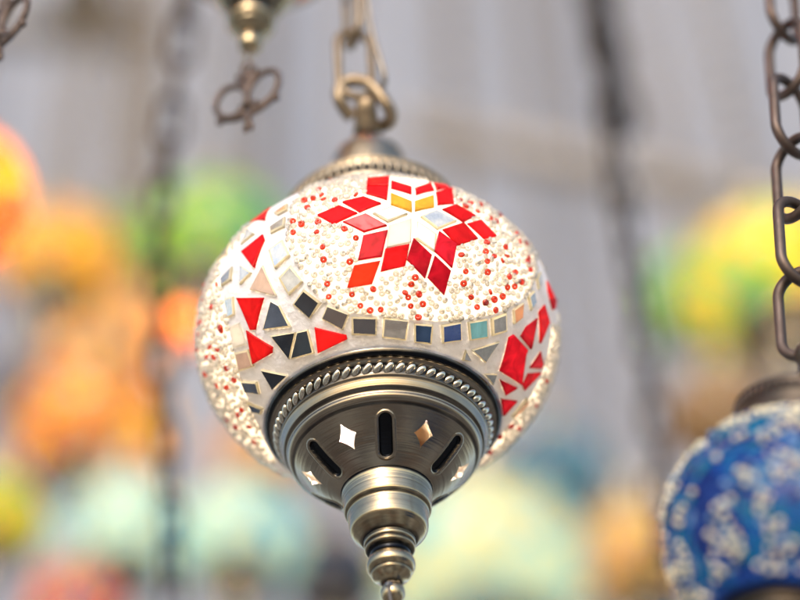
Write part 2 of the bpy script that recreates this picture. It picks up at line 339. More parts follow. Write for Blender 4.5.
CHIPS = [
 ('red', [(250, 223.2), (271, 208.2), (265.7, 221)]), ('grey', [(241.7, 245), (249.2, 230), (255.4, 234.5)]), ('red', [(241.5, 251.9), (263.5, 235), (265.2, 240.5), (255.2, 268.4)]),
 ('grey', [(241.7, 266.3), (252.4, 273.2), (241, 284.7)]), ('peach', [(263.5, 266), (277.2, 296), (251, 289.9)]), ('red', [(237.8, 297.8), (264.4, 297.8), (256.2, 329.7), (250.5, 329.7)]),
 ('smoke', [(264, 329.7), (271.7, 300.7), (280, 305.3), (291.5, 326.7)]), ('grey', [(226, 299.3), (234.4, 297), (235.2, 314.7), (229, 317.7)]), ('milk', [(231, 326), (240.2, 322.5), (247.2, 343.7), (235, 347.4)]),
 ('red', [(247, 330.4), (273.4, 347), (272.7, 352.6), (253.5, 364)]), ('peach', [(236.3, 352.5), (249.3, 349.3), (254.7, 366), (240, 370.7)]),
 ('black', [(271.5, 335.5), (296, 332), (290, 358.9)]), ('black', [(297.4, 332), (308.4, 329.4), (315, 352.9), (291.6, 358.7)]), ('red', [(315, 327.3), (346.4, 335), (347.2, 338.9), (318.3, 353)]),
 ('black', [(261.8, 368.8), (288, 375), (273.2, 389)]), ('smoke', [(242.3, 380.8), (257.7, 381.5), (260.7, 393.2), (246, 391.7)]), ('smoke', [(248.3, 401.8), (263.7, 408), (262, 413.4), (253, 411.2)]),
 ('fawn', [(222, 278.7), (233, 267.6), (232.2, 280.2), (222.8, 286.3)]), ('peach', [(218, 262), (232, 243.3), (228, 254.4)]),
 ('crimson', [(508.2, 337.3), (512.9, 334.5), (527.9, 350.2), (526.4, 354.7), (520.2, 384.4), (499, 370.7)]), ('crimson', [(520, 336.2), (525.5, 326.8), (536.2, 318.4), (530, 349)]),
 ('red', [(538, 312), (543.7, 304.9), (549, 322.5), (538.8, 343)]), ('crimson', [(528.9, 367.7), (539.8, 351.3), (542.2, 363), (540.5, 368.4)]), ('crimson', [(527.2, 373.3), (539.9, 372), (524, 389.9), (522, 385)]),
 ('crimson', [(499, 378.7), (516.7, 387.2), (505.2, 395)]), ('crimson', [(500.5, 398.3), (516.7, 400.6), (503, 415.4)]), ('orange', [(511, 416), (526.2, 397.4), (527.9, 402.2), (513.5, 418.3)]),
 ('fawn', [(471, 349.7), (498.4, 341.4), (484.7, 362.4)]), ('grey', [(462, 359.9), (465.2, 349.7), (470.7, 360.7)]), ('fawn', [(484, 373.6), (496.2, 373.6), (492, 384.4)]),
 ('crimson', [(549, 300), (554, 299), (554.2, 309), (551.7, 310)]), ('red', [(546, 281.3), (553.5, 299), (550.5, 305.7), (547.5, 292)]),
]
REDB = [(319,190.5),(322,196),(323.7,200),(305,201.7),(314,200),(308,208.5),(335,201),(356,195.7),(332,181.5),(350,176.7),(293.7,222),(302,225),(293.7,233),(318.5,222.7),(317,232.5),(344.7,229.5),(356,238.5),(323,247.5),
 (324,260),(350,262),(327.5,284),(329,296.7),(352.2,294.5),(373.2,289.2),(360.5,305.7),(370.2,310.2),(380.7,309.5),(415,277.7),(411,284.5),(405,292.7),(408,297.5),(418.7,294.2),(410.5,306),(422.5,304),(418,317),(460.7,255.2),(465.2,271.7),(463,283.7),(470.5,297.2),(476.5,307),(484.7,302.5),
 (486,243),(485,252),(486.7,261.7),(493.5,256.5),(501.7,261),(506,256.5),(504.7,247.5),(490.5,220),(516,234.7),(519,242),(525,244.5),(498.7,216),(477,212),(465,207),(459,201),(480,205.5),(486,206),(526.5,261.7),(470,204),(496,222),
 (486.7,272.5),(508.5,277),(514.5,272.5),(520.5,282.2),(513.7,286.7),(506.7,287.5),(528,258.5),(529.5,270),(501.7,296.5),(493.5,299.5),(484.5,302.5),(495,310),(489.7,292),
 (205,286),(204.5,294),(204,301),(217.7,285),(212.5,307),(199,313),(201,323),(221.5,328),(208.7,274),(211,346.5),(214.7,357),(219,349.5),(208,357),(227.5,368),(235,379.5),(217.7,385.5),(227.5,387),(222,330.7),(199,349),(206.5,373.5),(200,335),
 (238.7,414),(242.5,409.5),(250,426),(228,419),(236.5,426),(255,441.5),(510.5,425.5),(499.2,436),(518,427.7),(489.5,451.7),(535,404),(545,380)]
MEDAL = [(292,204),(288.5,228),(287,243),(294,256),(306,280),(323.5,300.5),(350,312),(380,315.5),(410,319),(440,321),(470,318),(492,314.5),(510,307),(524,297),(533,284),(536,268),(534,250),(523,228),(507,206),(487,188),(462,174),(430,166),(400,162),(370,163),(340,169),(313,182)]
HEART = [(366,214),(388,177),(436,182),(460,222),(436,256),(383,252)]
LEFTL = [(252,225),(238,243),(220,262),(222,290),(227,318),(232,345),(238,372),(246,395),(252,412),(264,440),(276,462)]
RIGHTL = [(552,325),(550,343),(545,365),(541,378),(531,396),(520,414),(510,424),(502,435),(490,450),(478,465)]

SMATS = ['red', 'crimson', 'scarlet', 'yellow', 'milk', 'edge', 'peach', 'orange', 'grey', 'smoke', 'black', 'bronze', 'fawn', 'navy', 'blue', 'turq']
MIRR = {'grey', 'smoke', 'black', 'bronze', 'fawn', 'navy', 'blue', 'turq', 'peach', 'orange'}
def tile3d(px): return [hit(*p) for p in px]
def add_tile(mb, pts, kind):
    n = len(pts); c = sum(pts, Vector())/n; nn = nrm(c)
    if sum(((pts[i]-c).cross(pts[(i+1) % n]-c)).dot(nn) for i in range(n)) < 0: pts = pts[::-1]
    mir = kind in MIRR; h = .0013 if mir else .0011; ins = .0005 if mir else .00035
    j = Vector((rng.uniform(-1, 1), rng.uniform(-1, 1), rng.uniform(-1, 1)))*.035          # set by hand: each a little askew
    nt_ = (nn+j).normalized()
    flat = [p-nt_*((p-c).dot(nt_)) for p in pts]
    def inset(ps, d):
        out = []
        for i in range(n):
            e1 = (ps[i]-ps[i-1]).normalized(); e2 = (ps[(i+1) % n]-ps[i]).normalized()
            n1, n2 = nt_.cross(e1), nt_.cross(e2); s = n1+n2; L = s.length
            k = d/max(.45, (1+n1.dot(n2))/2)*.5
            out.append(ps[i]+s*k*jit[i])
        return out
    jit = [rng.uniform(.45, 1.6) for _ in range(n)]; tone = rng.random()**1.5
    top = inset(flat, ins); base = [p-nn*.0015 for p in flat]
    out_ = [p+nt_*(h-.00035) for p in inset(flat, -ins*.25)]; topv = [p+nt_*h for p in top]
    mi = SMATS.index(kind); em = SMATS.index('edge') if mir else mi
    mb.add(base+out_, [(i, (i+1) % n, n+(i+1) % n, n+i) for i in range(n)], em, False, tone)
    mb.add(out_+topv, [(i, (i+1) % n, n+(i+1) % n, n+i) for i in range(n)], em, False, tone)
    mb.add(topv, [tuple(range(n))], mi, False, tone)
def add_bead(mb, p, mat, r=.00122, ring=True):
    n = nrm(p); ax = (n+Vector((rng.gauss(0, 1), rng.gauss(0, 1), rng.gauss(0, 1)))*(.42 if ring else .8)).normalized()
    u = ax.orthogonal().normalized(); w = ax.cross(u); r *= rng.uniform(.88, 1.12)
    c = p+n*(r*.40); R1, r1 = r*.60, r*.46; S1, S2 = 12, 7; vs = []
    for i in range(S1):
        a = 2*math.pi*i/S1; dirn = u*math.cos(a)+w*math.sin(a)
        for k in range(S2):
            b = 2*math.pi*k/S2; vs.append(c+dirn*(R1+r1*math.cos(b))+ax*(r1*1.15*math.sin(b)))
    fs = [(i*S2+k, ((i+1) % S1)*S2+k, ((i+1) % S1)*S2+(k+1) % S2, i*S2+(k+1) % S2) for i in range(S1) for k in range(S2)]
    mb.add(vs, fs, mat, True)

lamp = empty('mosaic_lamp'); lamp.matrix_world = Matrix.Translation(LC) @ Q.to_4x4()
tag(lamp, 'lit white mosaic globe lamp with a red star and red beads, sharp in the centre', 'lamp', 'mosaic lamps hanging in the stall')

def globe_mesh(mb, a, c, zb, zt, segs=128, rings=72, mat=0):
    t0, t1 = math.asin(zb/c), math.asin(zt/c)
    lathe(mb, [(a*math.cos(t0+(t1-t0)*i/rings), c*math.sin(t0+(t1-t0)*i/rings)) for i in range(rings+1)], segs, mat)
gm = MB(); globe_mesh(gm, A, C_, -.0505, .0545, 420, 190)

sets = [[MB() for _ in range(5)] for _ in range(3)]; beads = MB()
items = []                                           # (3-d centre, pts, kind, target, is medallion)
for si, lst in enumerate((STAR, BORDER, CHIPS)):
    for kind, px in lst:
        pts = tile3d(px); add_tile(sets[0][si if si < 2 else (2 if px[0][0] < 400 else 3)], pts, kind); items.append((sum(pts, Vector())/len(pts), pts, kind, si))
polys = [px for lst in (STAR, BORDER, CHIPS) for _, px in lst]
boxes = [(min(p[0] for p in q)-4, max(p[0] for p in q)+4, min(p[1] for p in q)-4, max(p[1] for p in q)+4, q) for q in polys]
# beads: the red ones where the photograph has them, cream ones thrown in between
grid = {}
def free(p, d):
    k = (int(p.x/.003+100), int(p.y/.003+100), int(p.z/.003+100))
    for i in (-1, 0, 1):
        for j in (-1, 0, 1):
            for l in (-1, 0, 1):
                for q in grid.get((k[0]+i, k[1]+j, k[2]+l), ()):
                    if (q-p).length < d: return False
    return True
def put(p):
    grid.setdefault((int(p.x/.003+100), int(p.y/.003+100), int(p.z/.003+100)), []).append(p)
bl = []
for q in REDB:
    p = hit(*q); put(p); bl.append((p, 1))
def zone(p):
    if seen(p) < -.06: return 0
    x, y = pix(p)
    l = xat(y, LEFTL)
    if l is not None and x < l: return 2
    r = xat(y, RIGHTL)
    if r is not None and x > r: return 2
    if not inside(x, y, MEDAL) or inside(x, y, HEART): return 0
    for x0, x1, y0, y1, q in boxes:
        if x0 < x < x1 and y0 < y < y1 and (inside(x, y, q) or pdist(x, y, q) < 2.0): return 0
    return 1
def zone_ok(p):
    z = zone(p)
    if z != 2: return z
    x, y = pix(p)
    for x0, x1, y0, y1, q in boxes:
        if x0 < x < x1 and y0 < y < y1 and (inside(x, y, q) or pdist(x, y, q) < 1.6): return 0
    return 2
for _ in range(42000):
    v = Vector((rng.gauss(0, 1), rng.gauss(0, 1), rng.gauss(0, 1))).normalized(); p = Vector((v.x*A, v.y*A, v.z*C_))
    if p.z > .0535 or p.z < -.047: continue
    if not zone_ok(p): continue
    if free(p, .00215): put(p); bl.append((p, 0))
for p, k in bl: add_bead(beads, p, k, .00142 if k else .00124)
az0 = math.atan2(*reversed(hit(411, 236).xy))
def clear_at(p, depth=0):
    if seen(p) > -.08:
        x, y = pix(p)
        l = xat(y, LEFTL); rr = xat(y, RIGHTL)
        if (l is not None and x < l) or (rr is not None and x > rr) or inside(x, y, MEDAL): return 1.0
        for x0, x1, y0, y1, q in boxes:
            if x0 < x < x1 and y0 < y < y1 and inside(x, y, q): return 1.0
        return 0.0
    d = (math.atan2(p.y, p.x)-az0+math.pi) % (2*math.pi)-math.pi
    if depth: return 0.0
    return clear_at(Matrix.Rotation(-2*math.pi/3*(1 if d > 0 else -1), 3, 'Z') @ p, 1)
gm.a = [clear_at(Vector(v)) for v in gm.v]
globe = gm.build('globe', M['globe'], lamp)
# the two medallions on the far sides
az0 = math.atan2(*reversed(hit(411, 236).xy))
for rot in (1, 2):
    Z = Matrix.Rotation(2*math.pi/3*rot, 3, 'Z')
    for c, pts, kind, si in items:
        d = (math.atan2(c.y, c.x)-az0+math.pi) % (2*math.pi)-math.pi
        if abs(d) > math.pi/3+.05: continue
        q = [Z @ p for p in pts]
        if max(seen(p) for p in q) > -.1: continue
        add_tile(sets[rot][0 if si == 0 else ((1 if d < 0 else 4) if si == 1 else (2 if d < 0 else 3))], q, kind)
    for p, k in bl:
        d = (math.atan2(p.y, p.x)-az0+math.pi) % (2*math.pi)-math.pi
        if abs(d) > math.pi/3: continue
        q = Z @ p
        if seen(q) < -.08: add_bead(beads, q, k)
sm = [M[k] for k in SMATS]
for st in sets:
    for mb, nm in zip(st, ('star_motif', 'mirror_border', 'glass_chips', 'glass_chips', 'mirror_border')):
        if mb.v: mb.build(nm, sm, globe)
beads.build('seed_beads', [M['wbead'], M['rbead']], globe)

# ------------------------------------------------------------------ the metal cup below, with slots and star holes
def cup_cone(mb, r0, z0, r1, z1, nseg=900, nk=150, th0=0.0, holes=True, bulge=.0012):
    L = math.hypot(r1-r0, z1-z0); dx, dz = (r1-r0)/L, (z1-z0)/L; nx, nz = -dz, dx     # outward normal (r, z)
    if nx < 0: nx, nz = -nx, -nz
    V = {}; vs = []; at_ = []; dead = set()
    for i in range(nseg):
        th = 2*math.pi*i/nseg
        for k in range(nk+1):
            t = k/nk; s = t*L; r = r0+(r1-r0)*t; z = z0+(z1-z0)*t
            off = bulge*math.sin(math.pi*t); pa = 0.0
            a = (th-th0) % (math.pi/3); a = a-math.pi/3 if a > math.pi/6 else a         # slot every 60 degrees
            u = a*r; h0, h1 = L*.13, L*.87; w = .0028
            cl = min(max(s, h0+w), h1-w); d = math.hypot(u, s-cl)-w
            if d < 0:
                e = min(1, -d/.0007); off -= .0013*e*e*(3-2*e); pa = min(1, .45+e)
            elif d < .0014:
                off += .00035*math.sin(math.pi*d/.0014)**2
            b = (th-th0+math.pi/6) % (math.pi/3); b = b-math.pi/3 if b > math.pi/6 else b
            su, ss = b*r, s-L*.40; rad = .0043
            ca, sa = math.cos(.12), math.sin(.12); su, ss = su*ca-ss*sa, su*sa+ss*ca
            f = (abs(su)/(rad*1.0))**.8+(abs(ss)/(rad*1.45))**.8-1
            if holes and f < 0: dead.add((i, k))
            at_.append(pa); rr, zz = r+nx*off, z+nz*off
            vs.append((rr*math.cos(th), rr*math.sin(th), zz))
    n = nk+1; fs = []
    for i in range(nseg):
        j = (i+1) % nseg
        for k in range(nk):
            q = ((i, k), (j, k), (j, k+1), (i, k+1))
            if sum(x in dead for x in q) >= 3: continue
            fs.append((i*n+k, j*n+k, j*n+k+1, i*n+k+1))
    mb.add(vs, fs, 0, True, at_)
def rope_ring(mb, R, z, n, sl, sr, lean, nz=-.55, seg=10, rings=8):
    for i in range(n):
        a = 2*math.pi*i/n; er = Vector((math.cos(a), math.sin(a), 0)); et = Vector((-math.sin(a), math.cos(a), 0)); ez = Vector((0, 0, 1))
        out = (er+ez*nz).normalized(); along = (ez-er*nz).normalized()
        ax = (along*math.cos(lean)+et*math.sin(lean)); si = out.cross(ax)
        ellipsoid(mb, er*R+ez*z, (si*sr, out*sr*.8, ax*sl), seg, rings, 0, 0.0)
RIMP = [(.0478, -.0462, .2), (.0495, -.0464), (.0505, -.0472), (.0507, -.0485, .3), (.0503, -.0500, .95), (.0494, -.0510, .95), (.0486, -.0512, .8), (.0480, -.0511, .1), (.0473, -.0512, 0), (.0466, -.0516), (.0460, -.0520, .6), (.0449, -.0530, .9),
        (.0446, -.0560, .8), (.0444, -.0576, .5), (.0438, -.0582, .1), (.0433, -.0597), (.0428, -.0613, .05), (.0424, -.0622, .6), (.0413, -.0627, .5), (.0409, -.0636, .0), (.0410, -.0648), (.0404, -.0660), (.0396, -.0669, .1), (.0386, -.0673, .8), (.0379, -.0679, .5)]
def near_cup(parent, th0, metal=None):
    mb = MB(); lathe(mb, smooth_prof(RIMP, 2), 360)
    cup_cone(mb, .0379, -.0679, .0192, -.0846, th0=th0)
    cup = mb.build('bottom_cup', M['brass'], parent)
    rp = MB(); rope_ring(rp, .0453, -.0547, 64, .0030, .00165, .65, seg=14, rings=10); rp.build('rope_moulding', M['bright'], cup)
    return cup
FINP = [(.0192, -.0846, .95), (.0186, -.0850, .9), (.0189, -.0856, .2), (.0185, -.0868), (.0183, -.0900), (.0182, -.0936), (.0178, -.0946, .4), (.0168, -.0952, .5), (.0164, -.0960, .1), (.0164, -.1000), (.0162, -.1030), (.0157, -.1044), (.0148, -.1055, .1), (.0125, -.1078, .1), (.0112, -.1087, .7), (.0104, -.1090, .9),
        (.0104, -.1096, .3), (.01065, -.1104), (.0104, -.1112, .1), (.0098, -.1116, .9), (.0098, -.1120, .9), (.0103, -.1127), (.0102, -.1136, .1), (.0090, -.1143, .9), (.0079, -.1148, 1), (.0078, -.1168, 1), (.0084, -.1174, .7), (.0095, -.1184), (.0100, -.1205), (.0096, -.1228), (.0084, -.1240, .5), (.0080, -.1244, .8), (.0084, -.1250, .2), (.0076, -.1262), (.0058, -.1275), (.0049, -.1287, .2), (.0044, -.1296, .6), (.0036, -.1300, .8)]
def finial_geo(mb, segs=96):
    lathe(mb, smooth_prof(FINP, 2), segs)
    b = []
    for i in range(25):
        t = math.pi*i/24; b.append((max(1e-5, .0050*math.sin(t)), -.1338+.0052*math.cos(t), 0))
    lathe(mb, b, 48)
# ------------------------------------------------------------------ chains, hooks
def link_pts(L, W, n=32):
    """a flattened oval in the XZ plane, long way up"""
    r = W/2; s = L/2-r; pts = []
    for i in range(n):
        a = 2*math.pi*i/n; x, z = r*math.cos(a), r*math.sin(a); pts.append((x, 0, z+(s if z >= 0 else -s)))
    return pts
def link_mesh(name, L, W, r, m, seg=10, n=32):
    mb = MB(); tube(mb, link_pts(L, W, n), r, seg, True); me_o = mb.build(name, m); me = me_o.data; bpy.data.objects.remove(me_o); return me
def up_chain(parent, start, length, me, pitch, name='chain_link', phase=0.3, lean=(0, 0, 1), wob=.12):
    """links one above the other; start and lean in the parent's own frame"""
    d = Vector(lean).normalized(); n = int(length/pitch)+1
    for i in range(n):
        o = link(name, me, parent); o.location = Vector(start)+d*(pitch*(i+.5))
        q = Vector((0, 0, 1)).rotation_difference(d); z = Matrix.Rotation(phase+math.pi/2*i+rng.uniform(-wob, wob), 3, 'Z')
        o.rotation_euler = (q.to_matrix() @ z).to_euler()
def one_chain(name, start, length, L, W, r, pitch, m, parent=None, phase=0.3, seg=6, n=14):
    mb = MB(); k = int(length/pitch)+1
    for i in range(k):
        a = phase+math.pi/2*i+rng.uniform(-.15, .15); c, s = math.cos(a), math.sin(a)
        tube(mb, [(start[0]+x*c, start[1]+x*s, start[2]+z+pitch*(i+.5)) for x, y, z in link_pts(L, W, n)], r, seg, True)
    return mb.build(name, m, parent)

# the star's side of the lamp looks at the camera: azimuth of the camera from the lamp
AZC = math.atan2(OL.y, OL.x)
cup = near_cup(lamp, AZC+.03)
fm = MB(); finial_geo(fm, 160); fin = fm.build('finial', M['brass_warm'], lamp)
e1 = Vector((math.cos(AZC), math.sin(AZC), 0))
hb = MB(); hc = e1*.00468+Vector((-e1.y, e1.x, 0))*-.0012+Vector((0, 0, -.1325))
ellipsoid(hb, hc, (Vector((-e1.y, e1.x, 0))*.0017, Vector((0, 0, .0017)), e1*.0009), 14, 8, 0, 1.0); hb.build('hole_shade', M['black'], fin)  # solid dark spot painted for the shade of a hole; nothing is bored
wb = MB(); wp = [hc+e1*.0002, hc+e1*.0011+Vector((0, 0, -.001)), hc+e1*.0010+Vector((0, 0, -.004)), hc+e1*.0002+Vector((.0006, 0, -.010)), hc+Vector((.001, 0, -.02)), hc+Vector((.001, 0, -.034))]
tube(wb, [Vector(p) for p in wp], .00065, 8); wb.build('hanging_wire', M['iron'], fin)

# top cap
def top_cap(parent, n=66, m=None, R=.0413, z=.066, segs=160, teeth=True, slim=False):
    k = R/.0413
    prof = [(.0405*k, z-.0135, .3), (.0412*k, z-.012), (.0413*k, z-.004, 0), (.0418*k, z-.002, .4), (.0412*k, z+.0005, 1), (.0412*k, z+.0055, 1), (.0424*k, z+.007), (.0418*k, z+.0078), (.038*k, z+.0084, .8), (.030*k, z+.0095, .8), (.0225*k, z+.013, .8), (.0185*k, z+.020, .7), (.0168*k, z+.029, .3), (.0178*k, z+.0365), (.0176*k, z+.046), (.0168*k, z+.0485, .2), (.0150*k, z+.050, .6), (.0128*k, z+.052), (.0090*k, z+.0565), (.0068*k, z+.061, .3), (.0062*k, z+.069), (.0050*k, z+.0715), (.00002, z+.0725)]
    if slim: prof = prof[:10]+[(.009, z+.018, .6), (.0048, z+.030, .5), (.0042, z+.046, .3), (.0055, z+.048), (.0068, z+.051), (.0068, z+.055), (.0055, z+.0585), (.002, z+.060), (.00002, z+.0602)]
    mb = MB(); lathe(mb, smooth_prof(prof, 2), segs); cp = mb.build('top_cap', m or M['cap'], parent)
    if teeth:
        tb = MB(); rope_ring(tb, .0419*k, z+.003, n, .0038*k, .00105*k, 0.0, 0.0, 8, 6); tb.build('cap_beading', M['brass_key'] if slim else M['cap'], cp)
    return cp
top_cap(lamp)
# heavy open loop over the cap, and the long links above
def lamp_pt(px, py, dep): return QT @ (at(px, py, dep)-LC)
dH = .8393+.045
hk = MB()
hp = [lamp_pt(*p) for p in ((352, 118, dH), (345, 110, dH), (339, 100, dH), (338, 90, dH+.004), (345, 82, dH+.008), (357, 80, dH+.008), (369, 83, dH+.006), (378, 92, dH+.002), (386, 103, dH-.002), (392, 115, dH-.002), (388, 124, dH), (378, 127, dH+.003))]
hp = smooth_prof([tuple(p) for p in hp], 2)
tube(hk, hp, [.0031]*len(hp), 12); hk.build('hook', M['brass_cast'], lamp)
eb = MB(); tube(eb, [lamp_pt(367, 134, dH), lamp_pt(366.5, 122, dH), lamp_pt(366, 110, dH), lamp_pt(366, 101, dH), lamp_pt(365, 97, dH)], [.0068, .0058, .0052, .0050, .003], 16); eb.build('eye_loop', M['brass_cast'], lamp)
lk = link_mesh('chain_link', .046, .0165, .0021, M['brass_cast'], 12, 40)
base = lamp_pt(356, 92, dH+.004); upv = QT @ Vector((-.02, 0, 1))
up_chain(lamp, base, .36, lk, .0395, phase=AZC+math.pi/2+.35, lean=upv)
cb = MB(); cpz = [lamp_pt(*p) for p in ((383, 88, dH-.004), (385, 77, dH-.004), (381, 62, dH), (374, 40, dH+.01), (369, 18, dH+.02), (366, -10, dH+.03), (364, -60, dH+.05), (362, -160, dH+.1))]
cpz = smooth_prof([tuple(p) for p in cpz], 2); tube(cb, cpz, .0013, 8); cb.build('power_cord', M['wire'], lamp)
def bulb(parent, energy, col, r=.018, z=0.0, name='bulb_light'):
    l = bpy.data.lights.new(name, 'POINT'); l.energy = energy; l.color = col; l.shadow_soft_size = r
    o = bpy.data.objects.new(name, l); COL.objects.link(o); o.parent = parent; o.location = (0, 0, z); return o
sk = MB(); lathe(sk, [(.0001, -.034), (.0190, -.030), (.0205, -.032), (.0205, -.060), (.0205, -.064), (.0170, -.072), (.0120, -.078)], 48); sk.v = [(v[0]-e1.y*.0060, v[1]+e1.x*.0060, v[2]) for v in sk.v]  # added unseen drum, set off-centre so the right star hole looks amber
sk.build('added_amber_block', glass('painted_amber_glow', (.80, .42, .14), (.8, .5, .2), .1, .2, .1), lamp)  # amber colour stands in for warm light behind the star holes
bulb(lamp, .78, (1, .80, .55), .02, .004)
# ------------------------------------------------------------------ shared pieces of the other lamps
def tmp_mesh(mb, name, m):
    o = mb.build(name, m); me = o.data; bpy.data.objects.remove(o); return me
_g = MB(); globe_mesh(_g, .08, .070, -.060, .062, 72, 40); G_ME = tmp_mesh(_g, 'globe', M['grout'])
_c = MB(); lathe(_c, smooth_prof([(r, z-.004, *p) for r, z, *p in RIMP[::2]]+[(.0379, -.072, .5)], 1) if False else [(p[0], p[1]-.004, p[2] if len(p) > 2 else 0) for p in RIMP], 64)
cup_cone(_c, .0379, -.0719, .0192, -.0886, 240, 40); rope_ring(_c, .0452, -.0586, 56, .00265, .0015, .5, seg=6, rings=5); CUP_ME = tmp_mesh(_c, 'bottom_cup', M['brass'])
_f = MB(); finial_geo(_f, 48); FIN_ME = tmp_mesh(_f, 'finial', M['brass_warm'])
LINK_BG = link_mesh('chain_link', .040, .020, .0026, M['brass_cast'], 6, 16)
LINK_BLUE = link_mesh('chain_link', .0630, .0300, .0033, M['brass_key'], 12, 36)
LINK_NEAR = link_mesh('chain_link', .0385, .0175, .0019, M['brass_cast'], 10, 32)
_k = empty('template'); _cp = top_cap(_k, 60, M['cap'], .0413, .066, 64); CAP_ME = _cp.data; BEAD_ME = _cp.children[0].data
for o in (_cp.children[0], _cp, _k): bpy.data.objects.remove(o)

def bg_lamp(px, py, rpx, d, mat, label, energy=.6, col=(1, .8, .55), chain=1.0, k=None, squash=1.0, near=False):
    k = k or rpx*d/FPX/.08
    r = empty('mosaic_lamp', at(px, py, d)); r.scale = (k, k, k); r.rotation_euler = (rng.uniform(-.03, .03), rng.uniform(-.03, .03), rng.uniform(0, 6.28))
    tag(r, label, 'lamp', 'mosaic lamps hanging in the stall')
    me = G_ME.copy(); me.materials.clear(); me.materials.append(mat)
    link('globe', me, r); link('bottom_cup', CUP_ME, r)
    f = link('finial', FIN_ME, r); f.location.z = -.004
    c = link('top_cap', CAP_ME, r); link('cap_beading', BEAD_ME, c)
    if near: up_chain(r, (0, 0, .132), chain, LINK_NEAR, .033)
    else: one_chain('chain', (0, 0, .128), chain, .040, .020, .0026, .034, M['brass_cast'], r)
    if energy: bulb(r, .5*energy*k*k, col, .02/k*k, 0)
    return r
P = {
 'fire': [(.80, .06, .005), (.88, .30, .005), (.9, .48, .01), (.8, .14, .005), (.9, .6, .02)],
 'amber': [(.82, .52, .03), (.88, .6, .04), (.8, .40, .04), (.85, .7, .25), (.6, .58, .06)],
 'green': [(.12, .42, .06), (.32, .60, .05), (.05, .40, .22), (.5, .65, .08), (.08, .42, .36)],
 'lime': [(.45, .6, .05), (.7, .65, .05), (.2, .5, .1), (.85, .55, .05)],
 'peach': [(.85, .58, .32), (.88, .66, .40), (.85, .48, .16), (.8, .7, .55)],
 'sunset': [(.88, .62, .04), (.9, .66, .08), (.85, .42, .05), (.5, .14, .14), (.88, .55, .04)],
 'ice': [(.42, .66, .66), (.58, .70, .60), (.30, .58, .64), (.68, .72, .52), (.14, .40, .52)],
 'carnival': [(.7, .04, .03), (.05, .1, .5), (.8, .4, .03), (.6, .08, .05), (.1, .4, .25), (.75, .4, .5)],
 'cream': [(.62, .68, .54), (.40, .60, .58), (.68, .62, .34), (.20, .48, .56), (.56, .66, .60)],
 'teal': [(.02, .16, .26), (.03, .28, .38), (.01, .08, .22), (.06, .32, .40)],
 'sand': [(.55, .42, .20), (.62, .50, .18), (.50, .30, .24), (.66, .54, .08), (.5, .42, .3)],
 'rim': [(.10, .5, .32), (.42, .64, .08), (.9, .66, .03), (.5, .68, .08), (.92, .55, .03), (.85, .75, .3)],
 'tan': [(.42, .30, .18), (.5, .34, .22), (.35, .22, .12), (.5, .42, .25)],
 'soot': [(.06, .05, .045), (.09, .075, .06), (.05, .045, .04)],
 'azure': [(.10, .32, .50), (.2, .45, .6), (.05, .2, .4)],
 'violet': [(.14, .14, .26), (.2, .18, .3), (.1, .14, .24), (.3, .16, .2)],
 'navy': [(.03, .06, .18), (.04, .10, .26), (.06, .10, .20), (.10, .16, .3)],
}
G = {k: mosaic_glass('mosaic_'+k, v, 34) for k, v in P.items()}
WARM = (1, .72, .42); SOFT = (1, .88, .7); COOL = (.97, .97, .92)
BG = [
 (-54, 195, 82, 1.22, 'fire', 'brightly lit orange and red mosaic lamp cut by the left edge', 1.5, WARM),
 (58, 262, 62, 2.05, 'amber', 'blurred yellow ochre lamp just right of the bright orange one', .5, WARM),
 (215, 250, 78, 1.95, 'green', 'blurred green lamp half hidden by the left side of the white star lamp', .45, SOFT),
 (105, 330, 62, 2.15, 'peach', 'blurred peach and orange lamp under the yellow ochre one', .7, WARM),
 (178, 330, 24, 1.55, 'fire', 'tiny amber lamp beside the slack chain and the star lamp', 3, WARM),
 (95, 432, 80, 1.9, 'sunset', 'blurred golden orange lamp with a dark red patch, lower left', .5, WARM),
 (122, 535, 66, 1.75, 'ice', 'blurred pale ice blue lamp under the golden orange lamp', .55, COOL),
 (240, 540, 66, 1.8, 'ice', 'blurred pale ice blue lamp beside the brass finial, right of its twin', .5, COOL),
 (-8, 520, 52, 1.5, 'lime', 'blurred lime and yellow lamp in the lower left corner', .5, WARM),
 (72, 612, 52, 1.5, 'carnival', 'blurred red, blue and orange lamp at the bottom left edge', .5, WARM),
 (262, 455, 48, 2.3, 'peach', 'small blurred peach lamp showing below the beaded left edge of the star lamp', .4, WARM),
 (485, 570, 105, 2.0, 'cream', 'large blurred cream and pale teal lamp right of the finial', .6, SOFT),
 (552, 478, 58, 2.5, 'teal', 'dark teal blurred lamp above the large cream one', .5, COOL),
 (640, 560, 66, 2.1, 'sand', 'blurred sandy yellow lamp left of the blue lamp', .6, WARM),
 (775, 285, 88, 1.9, 'rim', 'lit golden lamp with a green rim behind the right hand chain', .6, WARM),
 (705, 300, 62, 2.4, 'green', 'blurred green lamp showing at the left rim of the golden one', .5, SOFT),
 (128, 250, 50, 2.3, 'green', 'small blurred green lamp between the ochre lamp and the slack chain', .4, SOFT),
 (85, 5, 36, 2.6, 'soot', 'dark blurred metal lamp in the upper left behind the chain', 0, SOFT),
 (585, 560, 48, 2.5, 'azure', 'small blurred sky blue lamp between the cream lamp and the sandy one', .4, COOL),
 (30, 395, 46, 2.4, 'violet', 'dusky violet grey blurred lamp at the left edge beside the golden orange lamp', .1, SOFT),
 (722, 420, 60, 2.3, 'tan', 'dull tan brown lamp behind the blue lamp', .2, WARM),
 (335, 580, 52, 2.3, 'navy', 'dark navy blurred lamp left of the finial', 0, SOFT),
]
